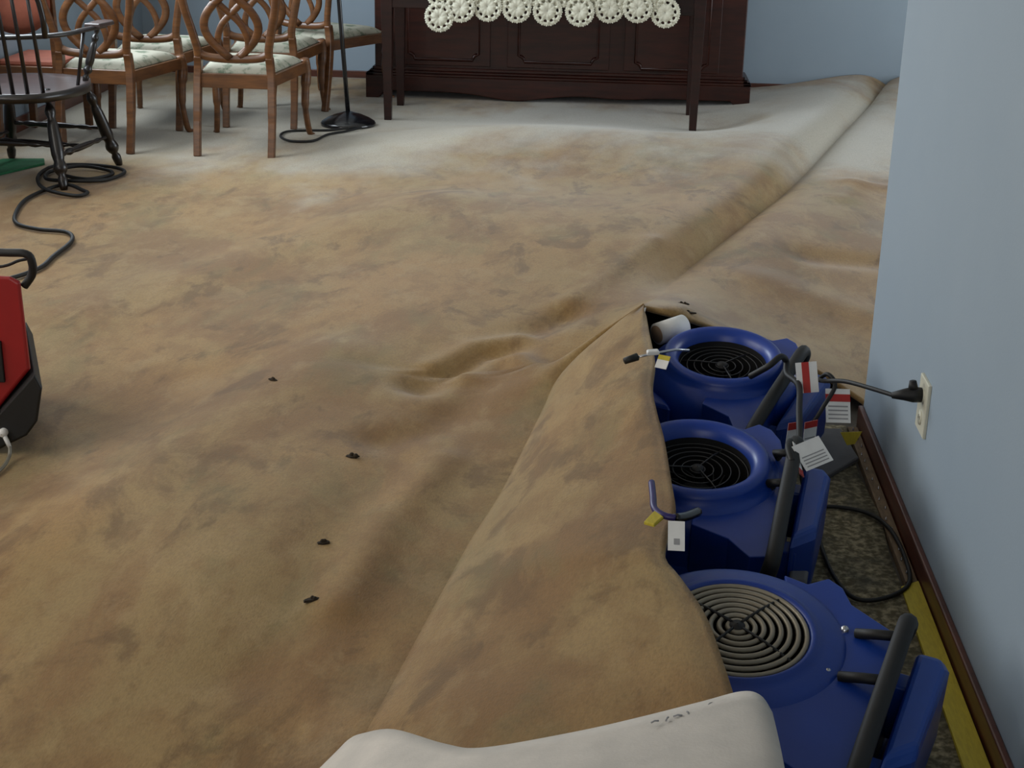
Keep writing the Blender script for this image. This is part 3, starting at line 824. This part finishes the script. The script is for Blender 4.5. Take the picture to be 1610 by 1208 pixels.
def doily():
    m = MB(); R0 = .078
    # solid heart with scalloped petals, an open ring and a scalloped rim: knotted like crochet
    seg = 40
    rows = []
    def ring(r0, r1, th, sc0=0.0, sc1=0.0, n=10):
        V = []; Fs = []
        for k in range(seg):
            a = 2*pi*k/seg; c = cos(n*a)
            for r_, s_ in ((r0, sc0), (r1, sc1)):
                q = r_*(1+s_*c)
                V.append((q*cos(a), -th, q*sin(a))); V.append((q*cos(a), th, q*sin(a)))
        for k in range(seg):
            j = (k+1) % seg; a, b = k*4, j*4
            Fs += [(a, b, b+2, a+2), (a+1, a+3, b+3, b+1), (a+2, b+2, b+3, a+3), (a, a+1, b+1, b)]
        m.add(V, Fs)
    ring(.002, .050, .0025, 0, .10, 10)
    ring(.060, .078, .0025, .02, .035, 20)
    for k in range(10):
        a = 2*pi*k/10
        m.tube([(.048*cos(a), 0, .048*sin(a)), (.066*cos(a), 0, .066*sin(a))], .0085, 5)
    for k in range(20):
        a = 2*pi*(k+.5)/20
        m.ball((.078*cos(a), 0, .078*sin(a)), .005, 6)
    return m
dm = doily().build('doily', M_LACE)
D = [(-.995,.578),(-.862,.634),(-.715,.640),(-.560,.640),(-.392,.632),(-.220,.635),(-.065,.655),(.082,.660),(.152+.07,.640)]
XD = [-.985, -.868, -.722, -.563, -.396, -.222, -.062, .088, .237]
first = True
for i, x in enumerate(XD):
    z = [.585, .640, .648, .646, .634, .636, .658, .664, .642][i]
    o = dm if first else dm.copy()
    if not first: COL.objects.link(o)
    first = False
    o.rotation_euler = (random.uniform(-.05, .05), random.uniform(0, .3), random.uniform(-.12, .12))
    o.location = Vector((x, 8.205-.004*(i % 2), z)); o.parent = rn; o.matrix_parent_inverse = rn.matrix_basis.inverted()
for i, x in enumerate([-.97, -.82, -.66, -.49, -.31, -.14, .02, .17]):
    o = dm.copy(); COL.objects.link(o)
    o.rotation_euler = (0, random.uniform(0, .3), 0)
    o.location = Vector((x-.01, 8.209, .735 if i else .715)); o.parent = rn; o.matrix_parent_inverse = rn.matrix_basis.inverted()
tag(rn, 'cream crochet runner edged with round doilies hanging over the console table', 'table runner')

# ------------------------------------------------------------------ dining chairs (backs to the camera)
def make_dining_chair():
    root = empty('dining_chair')
    # local: +y is the front, origin on the floor midway
    for s in (-1, 1):
        leg = MB().tube(catmull([(s*.185,-.33,0),(s*.186,-.295,.18),(s*.183,-.262,.38),(s*.178,-.255,.47),(s*.176,-.262,.52)], 4), [(.018, .018)]*5+[(.019, .021)]*11+[(.017, .02)], 4, smooth=False, flat=(0, 1, 0)).build('rear_leg', M_OAK, root, bevel=.004)
        st = MB().tube(catmull([(s*.176,-.262,.50),(s*.176,-.27,.56),(s*.196,-.285,.66),(s*.222,-.305,.78),(s*.232,-.325,.90),(s*.225,-.345,1.0)], 5), [(.021, .015)]*26, 8, flat=(0, 1, 0)).build('stile', M_OAK, root)
        fl = MB().tube(catmull([(s*.258,.31,0),(s*.248,.285,.03),(s*.236,.262,.16),(s*.238,.268,.28),(s*.242,.278,.37),(s*.236,.262,.44)], 5), [.019]+[.015]*4+[.016]*6+[.021]*5+[.027]*5+[.026]*4+[.024], 8).build('front_leg', M_OAK, root)
        # side rail
        a = Vector((s*.180, -.25, .395)); b = Vector((s*.236, .262, .395))
        MB().tube([a, b], (.012), 4, smooth=False, flat=(0, 0, 1)).build('side_rail', M_OAK, root)
    for o in root.children:
        if o.name.startswith('side_rail'):
            me = o.data
            for v in me.vertices: v.co.z = .395 + (v.co.z-.395)*2.6
    def rail(name, y, x0, x1, z0, z1, th, bow=0.0):
        V = []; n = 10; rows = []
        m = MB()
        for yy in (y-th, y+th):
            rr = []
            for zz in (z0, z1): rr.append([(lerp(x0, x1, k/n), yy+bow*sin(pi*k/n), zz) for k in range(n+1)])
            rows.append(rr)
        P = rows[0][0]+rows[0][1]+rows[1][0]+rows[1][1]; q = n+1
        Fs = []
        for k in range(n):
            Fs += [(k, k+1, q+k+1, q+k), (2*q+k+1, 2*q+k, 3*q+k, 3*q+k+1), (k, 2*q+k, 2*q+k+1, k+1), (q+k, q+k+1, 3*q+k+1, 3*q+k)]
        Fs += [(0, q, 3*q, 2*q), (n, 2*q+n, 3*q+n, q+n)]
        m.add(P, Fs, 0, False)
        return m.build(name, M_OAK, root, bevel=.003)
    rail('rear_rail', -.258, -.17, .17, .355, .430, .012)
    rail('front_rail', .265, -.225, .225, .355, .43, .012, .02)
    # lower back rail, curved up towards its ends
    m = MB().tube(catmull([(-.182,-.266,.545),(-.13,-.258,.515),(0,-.252,.505),(.13,-.258,.515),(.182,-.266,.545)], 6), [(.012, .022)]*25, 8, flat=(0, 0, 1)); m.build('lower_back_rail', M_OAK, root)
    m = MB().tube(catmull([(-.228,-.343,.99),(-.12,-.35,1.02),(0,-.355,1.03),(.12,-.35,1.02),(.228,-.343,.99)], 6), [(.014, .026)]*25, 8, flat=(0, 0, 1)); m.build('crest_rail', M_OAK, root)
    # interlaced ribbon back
    for s in (-1, 1):
        pts = []
        for k in range(29):
            t_ = k/28; z = lerp(.51, 1.02, t_)
            x = s*(.018+.115*sin(pi*1.5*t_)) if t_ < 2/3 else s*(.018+.115*sin(pi*1.5*t_))
            yy = lerp(-.254, -.352, t_)+s*.006*cos(pi*1.5*t_)
            pts.append((x, yy, z))
        MB().tube(pts, [(.021, .010)]*29, 8, flat=(0, 1, 0)).build('back_ribbon', M_OAK, root)
        MB().tube(catmull([(s*.03,-.256,.515),(s*.075,-.262,.58),(s*.05,-.275,.68),(s*-.02,-.29,.76),(s*-.10,-.31,.84),(s*-.19,-.33,.93)], 5), [(.017, .009)]*26, 8, flat=(0, 1, 0)).build('back_ribbon', M_OAK, root)
    # slip seat
    rows = []
    n, q = 14, 14
    for j in range(q+1):
        v = j/q; r = []
        for k in range(n+1):
            u = k/n; wv = lerp(.172, .228, v)
            x = lerp(-wv, wv, u); y = lerp(-.245, .255, v)
            e = (1-(2*u-1)**6)*(1-(2*v-1)**6)
            r.append((x, y, .432+.045*e**.5))
        rows.append(r)
    MB().grid(rows).build('seat_cushion', M_SEAT, root, solid=(.02,))
    return root
chair0 = make_dining_chair()
CH = [
    (-1.868, 7.46, 0.0, 'brown wooden dining chair nearest the camera, its ribbon back beside the lamp pole'),
    (-2.545, 7.47, -5.0, 'brown wooden dining chair in the front row beside the black Windsor chair'),
    (-2.50, 8.10, -2.0, 'dining chair in the second row, partly hidden behind the chair beside the Windsor chair'),
    (-1.93, 8.24, 1.0, 'dining chair directly behind the nearest ribbon-back dining chair'),
    (-1.73, 8.87, -22.0, 'dining chair at the back wall next to the sideboard, turned towards it'),
]
G = 'ribbon-back dining chairs grouped at the left of the room'
for i, (x, y, a, lb) in enumerate(CH):
    o = chair0 if i == 0 else copy_tree(chair0)
    o.location = (x, y, 0); o.rotation_euler = (0, 0, radians(a)); o.scale = (1, 1, .925); tag(o, lb, 'chair', G)

# upholstered chair at the left wall
uc = empty('upholstered_chair', (-2.955, 7.53, 0), 0)
for s in (-1, 1):
    MB().tube([(s*.165,-.24,0),(s*.16,-.215,.25),(s*.155,-.21,.45),(s*.16,-.235,.7),(s*.165,-.28,1.0)], [(.018,.02)]*5, 4, smooth=False, flat=(0,1,0)).build('rear_leg', M_OAK, uc, bevel=.004)
    MB().tube([(s*.15,.20,0),(s*.15,.20,.38)], [.018,.022], 4, smooth=False, flat=(0,1,0)).build('front_leg', M_OAK, uc, bevel=.004)
MB().box((-.155,-.225,.33),(.155,-.20,.385)).build('rear_rail', M_OAK, uc, bevel=.003)
MB().box((-.14,.19,.33),(.14,.212,.385)).build('front_rail', M_OAK, uc, bevel=.003)
MB().box((-.165,-.20,.375),(.165,.215,.41)).build('seat_cushion', M_TERRA, uc, bevel=.02)
m = MB(); rows = []
for j in range(13):
    v = j/12; r = []
    for k in range(15):
        u = k/14; x = lerp(-.145, .145, u)
        zb = .575+.06*(2*u-1)**2+.03*(2*u-1)**4; z = lerp(zb, .99, v)
        e = (1-(2*u-1)**6)*(1-(2*v-1)**6)
        r.append((x, -.235-.09*(z-.6)-.022*e**.5, z))
    rows.append(r)
m.grid(rows); m.build('back_panel', M_TERRA, uc, solid=(-.05,))
tag(uc, 'wooden chair with terracotta upholstered back by the left wall behind the Windsor chair', 'chair')

# ------------------------------------------------------------------ Windsor armchair
wc = empty('windsor_chair', (-2.67, 6.62, 0), radians(-7))
def turned(p0, p1, name, r=.022):
    a, b = Vector(p0), Vector(p1); n = 28; pts = []; rad = []
    for k in range(n+1):
        t_ = k/n; pts.append(a.lerp(b, t_))
        q = .62+.38*sin(pi*min(1, t_*1.25))
        for c in (.14, .30, .70, .86): q -= .32*exp(-((t_-c)/.018)**2)
        for c in (.22, .78): q += .22*exp(-((t_-c)/.03)**2)
        rad.append(r*max(.4, q))
    rad[0] = r*.5
    return MB().tube(pts, rad, 10).build(name, M_EBONY, wc)
LG = {'rl': ((-.28,-.28,0),(-.17,-.16,.42)), 'rr': ((.28,-.28,0),(.17,-.16,.42)), 'fl': ((-.28,.28,0),(-.19,.16,.42)), 'fr': ((.28,.28,0),(.19,.16,.42))}
for k, (a, b) in LG.items(): turned(a, b, 'leg', .029)
def on(k, t_): return Vector(LG[k][0]).lerp(Vector(LG[k][1]), t_)
for a, b, t_ in (('rl', 'fl', .34), ('rr', 'fr', .34), ('rl', 'rr', .44), ('fl', 'fr', .44)): turned(on(a, t_), on(b, t_), 'stretcher', .015)
turned((on('rl', .34)+on('fl', .34))/2, (on('rr', .34)+on('fr', .34))/2, 'stretcher', .015)
# saddle seat
SZ = .425
rows = []
for j in range(17):
    v = j/16; r = []
    for k in range(21):
        u = 2*k/20-1; vv = 2*v-1
        x = u*sqrt(max(0, 1-vv*vv*.42))*.285; y = -.07+vv*sqrt(max(0, 1-u*u*.42))*.315
        dish = -.014*(1-(u*u))*(1-vv*vv)
        r.append((x, y, SZ+dish))
    rows.append(r)
MB().grid(rows).build('seat', [M_WSEAT, M_EBONY], wc, solid=(.040, 1, 1))
# arm rail, spindles, posts, paddles
arc = []
for k in range(25):
    a = radians(lerp(-10, 190, k/24)); arc.append((.295*cos(a), -.08-.30*sin(a), .665))
arm = [(.290,.20,.662),(.293,.08,.664)]+arc+[(-.293,.08,.664),(-.290,.20,.662)]
MB().tube(catmull(arm, 2), [(.020, .011)]*((len(arm)-1)*2+1), 8, flat=(0, 0, 1)).build('arm_rail', M_EBONY, wc)
for s in (-1, 1):
    MB().prism([(s*.29-.036,.08),(s*.29+.036,.08),(s*.29+.042,.22),(s*.29+.02,.255),(s*.29-.02,.255),(s*.29-.042,.22)], .666, .684, inset=.004).build('arm_paddle', M_WSEAT, wc, bevel=.003)
    turned((s*.225,.10,SZ-.01), (s*.286,.15,.668), 'arm_post', .019)
    MB().tube([(s*.250,-.02,SZ-.01),(s*.290,.0,.665)], .0085, 8).build('spindle', M_EBONY, wc)
for k in range(9):
    f = (k-4)/4
    bx = f*.215; by = -.355+.085*f*f
    tx = f*.27; tz = 1.08-.16*f*f
    ty = -.50+.05*f*f
    MB().tube([(bx,by,SZ-.01),(lerp(bx,tx,.36),lerp(by,ty,.36)+.004,lerp(SZ,tz,.36)),(tx,ty,tz)], [.0095,.009,.007], 8).build('spindle', M_EBONY, wc)
bow = []
for k in range(25):
    a = pi*k/24; f = cos(a)
    bow.append((.295*f, lerp(-.50, -.36, f*f), .67+.43*sin(a)**.8))
MB().tube(bow, .0125, 10).build('back_bow', M_EBONY, wc)
tag(wc, 'black Windsor armchair with spindle back and turned legs at the left edge', 'chair')

# ------------------------------------------------------------------ floor lamp
fl = empty('floor_lamp', (-1.475, 8.10, 0))
MB().lathe([(.150,.0),(.152,.012),(.146,.022),(.12,.038),(.075,.058),(.04,.068),(.022,.075),(.001,.076)], 40, cap=False).build('base', M_BLACKG, fl)
MB().tube([(0,0,.06),(-.028,0,.5),(-.05,0,.85),(-.10,0,1.62)], .0125, 12).build('pole', M_BLACKG, fl)
MB().lathe([(.02,1.60),(.06,1.61),(.14,1.66),(.19,1.74),(.185,1.745),(.13,1.675),(.02,1.625)], 32, (-.10,0,0), cap=False).build('lamp_shade', M_BLACKG, fl)
tag(fl, 'black floor lamp with shiny domed base beside the front console table leg', 'lamp')
cord('lamp_cord', [(x, y, z+cz(x, y)) for x, y, z in [(-1.45,7.93,.012),(-1.53,7.874,.008),(-1.66,7.831,.008),(-1.751,7.777,.008),(-1.75,7.633,.008),(-1.668,7.50,.008),(-1.55,7.49,.008),(-1.512,7.691,.008),(-1.44,7.85,.008),(-1.38,7.96,.012)]], .0065, M_BLACK, 'thin dark cord looped on the carpet in front of the floor lamp')
# extension cord by the Windsor chair
ec = [(-2.42,4.70,.012),(-2.25,4.76,.012),(-2.12,4.87,.012),(-2.055,5.03,.012),(-2.062,5.2,.012),(-2.073,5.42,.012),(-2.138,5.547,.012),(-2.262,5.575,.012),(-2.375,5.645,.012),(-2.445,5.796,.012),(-2.502,6.053,.012),(-2.485,6.266,.012),(-2.42,6.33,.02),(-2.33,6.27,.012),(-2.29,6.22,.012),(-2.32,6.16,.012),(-2.45,6.20,.02),(-2.56,6.36,.012),(-2.63,6.55,.012),(-2.63,6.733,.012),(-2.51,6.79,.012),(-2.346,6.753,.012),(-2.265,6.65,.012),(-2.304,6.48,.012),(-2.42,6.40,.022),(-2.56,6.46,.012),(-2.60,6.60,.014),(-2.50,6.72,.02),(-2.36,6.69,.012),(-2.31,6.60,.012),(-2.38,6.48,.014),(-2.52,6.55,.014),(-2.58,6.66,.014)]
cord('extension_cord', [(x, y, max(z, cz(x, y)+.008)) for x, y, z in ec], .0085, M_BLACK, 'black extension cord snaking from the red machine to a coil under the Windsor chair')
gmb = MB().prism([(-3.05,6.42),(-2.86,6.43),(-2.70,6.80),(-2.74,6.90),(-2.93,6.86)], .002, .012, inset=.003)
o = gmb.build('green_mat', M_GREEN); tag(o, 'small flat green mat on the floor beside the Windsor chair', 'mat')

# ------------------------------------------------------------------ red drying machine at the left edge
rm = empty('dehumidifier', (-1.72, 3.6, 0))
def xz_prism(pts, y0, y1, inset=0.0):
    m = MB().prism(pts, 0, y1-y0, inset=inset)
    m.v = [(p[0], y1-p[2], p[1]) for p in m.v]
    piv = Vector((-1.43, 3.40)); q = radians(24); out = []
    for x, y, z in m.v:
        z2 = min(z, max(.03, .47-.50*(y-y0)))
        dx, dy = x-piv.x, (y-piv.y)
        out.append((piv.x+dx-dy*sin(q)/cos(q)*1.0, y, z2))
    m.v = out; return m
local(xz_prism([(-2.05,.20),(-1.62,.03),(-1.523,.117),(-1.4325,.225),(-1.437,.455),(-1.46,.470),(-2.05,.470)], 3.41, 3.80, .008).build('body', M_REDM, bevel=.008), rm)
local(xz_prism([(-2.05,.012),(-1.545,.008),(-1.50,.033),(-1.458,.056),(-1.428,.096),(-1.408,.186),(-1.424,.222),(-1.523,.112),(-1.60,.03),(-2.05,.03)], 3.385, 3.80, .006).build('base', M_BLACK, bevel=.006), rm)
local(xz_prism([(-2.05,.008),(-1.545,.006),(-1.50,.033),(-1.523,.113),(-2.05,.113)], 3.39, 3.78, .004).build('lower_panel', M_BLACK, bevel=.004), rm)
local(MB().tube(catmull([(-1.446,3.44,.435),(-1.424,3.44,.465),(-1.418,3.435,.495),(-1.43,3.43,.521),(-1.50,3.43,.522),(-1.75,3.43,.522),(-2.04,3.43,.522)], 5), .0105, 10).build('handle', M_BLACK), rm)
local(MB().tube(catmull([(-1.425,3.47,.50),(-1.46,3.46,.495),(-1.52,3.45,.478),(-1.7,3.45,.475)], 5), .004, 8).build('handle_cord', M_BLACK), rm)
local(MB().box((-1.62,3.402,.19),(-1.505,3.412,.30)).build('inlet_slot', M_BLACK, bevel=.003), rm)
v = MB().lathe([(.011,0),(.012,.012),(.008,.02),(.001,.021)], 14, cap=False); v.v = [(-1.512+p[0], 3.388-p[2], .064+p[1]) for p in v.v]
local(v.build('drain_valve', M_WHITEP), rm)
local(MB().tube([(-1.510,3.376,.062),(-1.500,3.370,.045),(-1.493,3.366,.030)], [.006,.006,.005], 8).build('drain_spout', M_WHITEP), rm)
local(cord('hose', [(-1.493,3.366,.032),(-1.488,3.345,.014),(-1.483,3.28,.008),(-1.50,3.20,.008),(-1.56,3.12,.008),(-1.66,3.05,.008),(-1.80,3.0,.008)], .0048, M_HOSE, 'x', parent=rm), rm)
lamp = MB().ball((-1.60, 3.405, .35), .006, 8).build('indicator_light', M_GLOW); local(lamp, rm)
tag(rm, 'red and black portable dehumidifier cut off by the left edge, hose at its foot', 'dehumidifier')
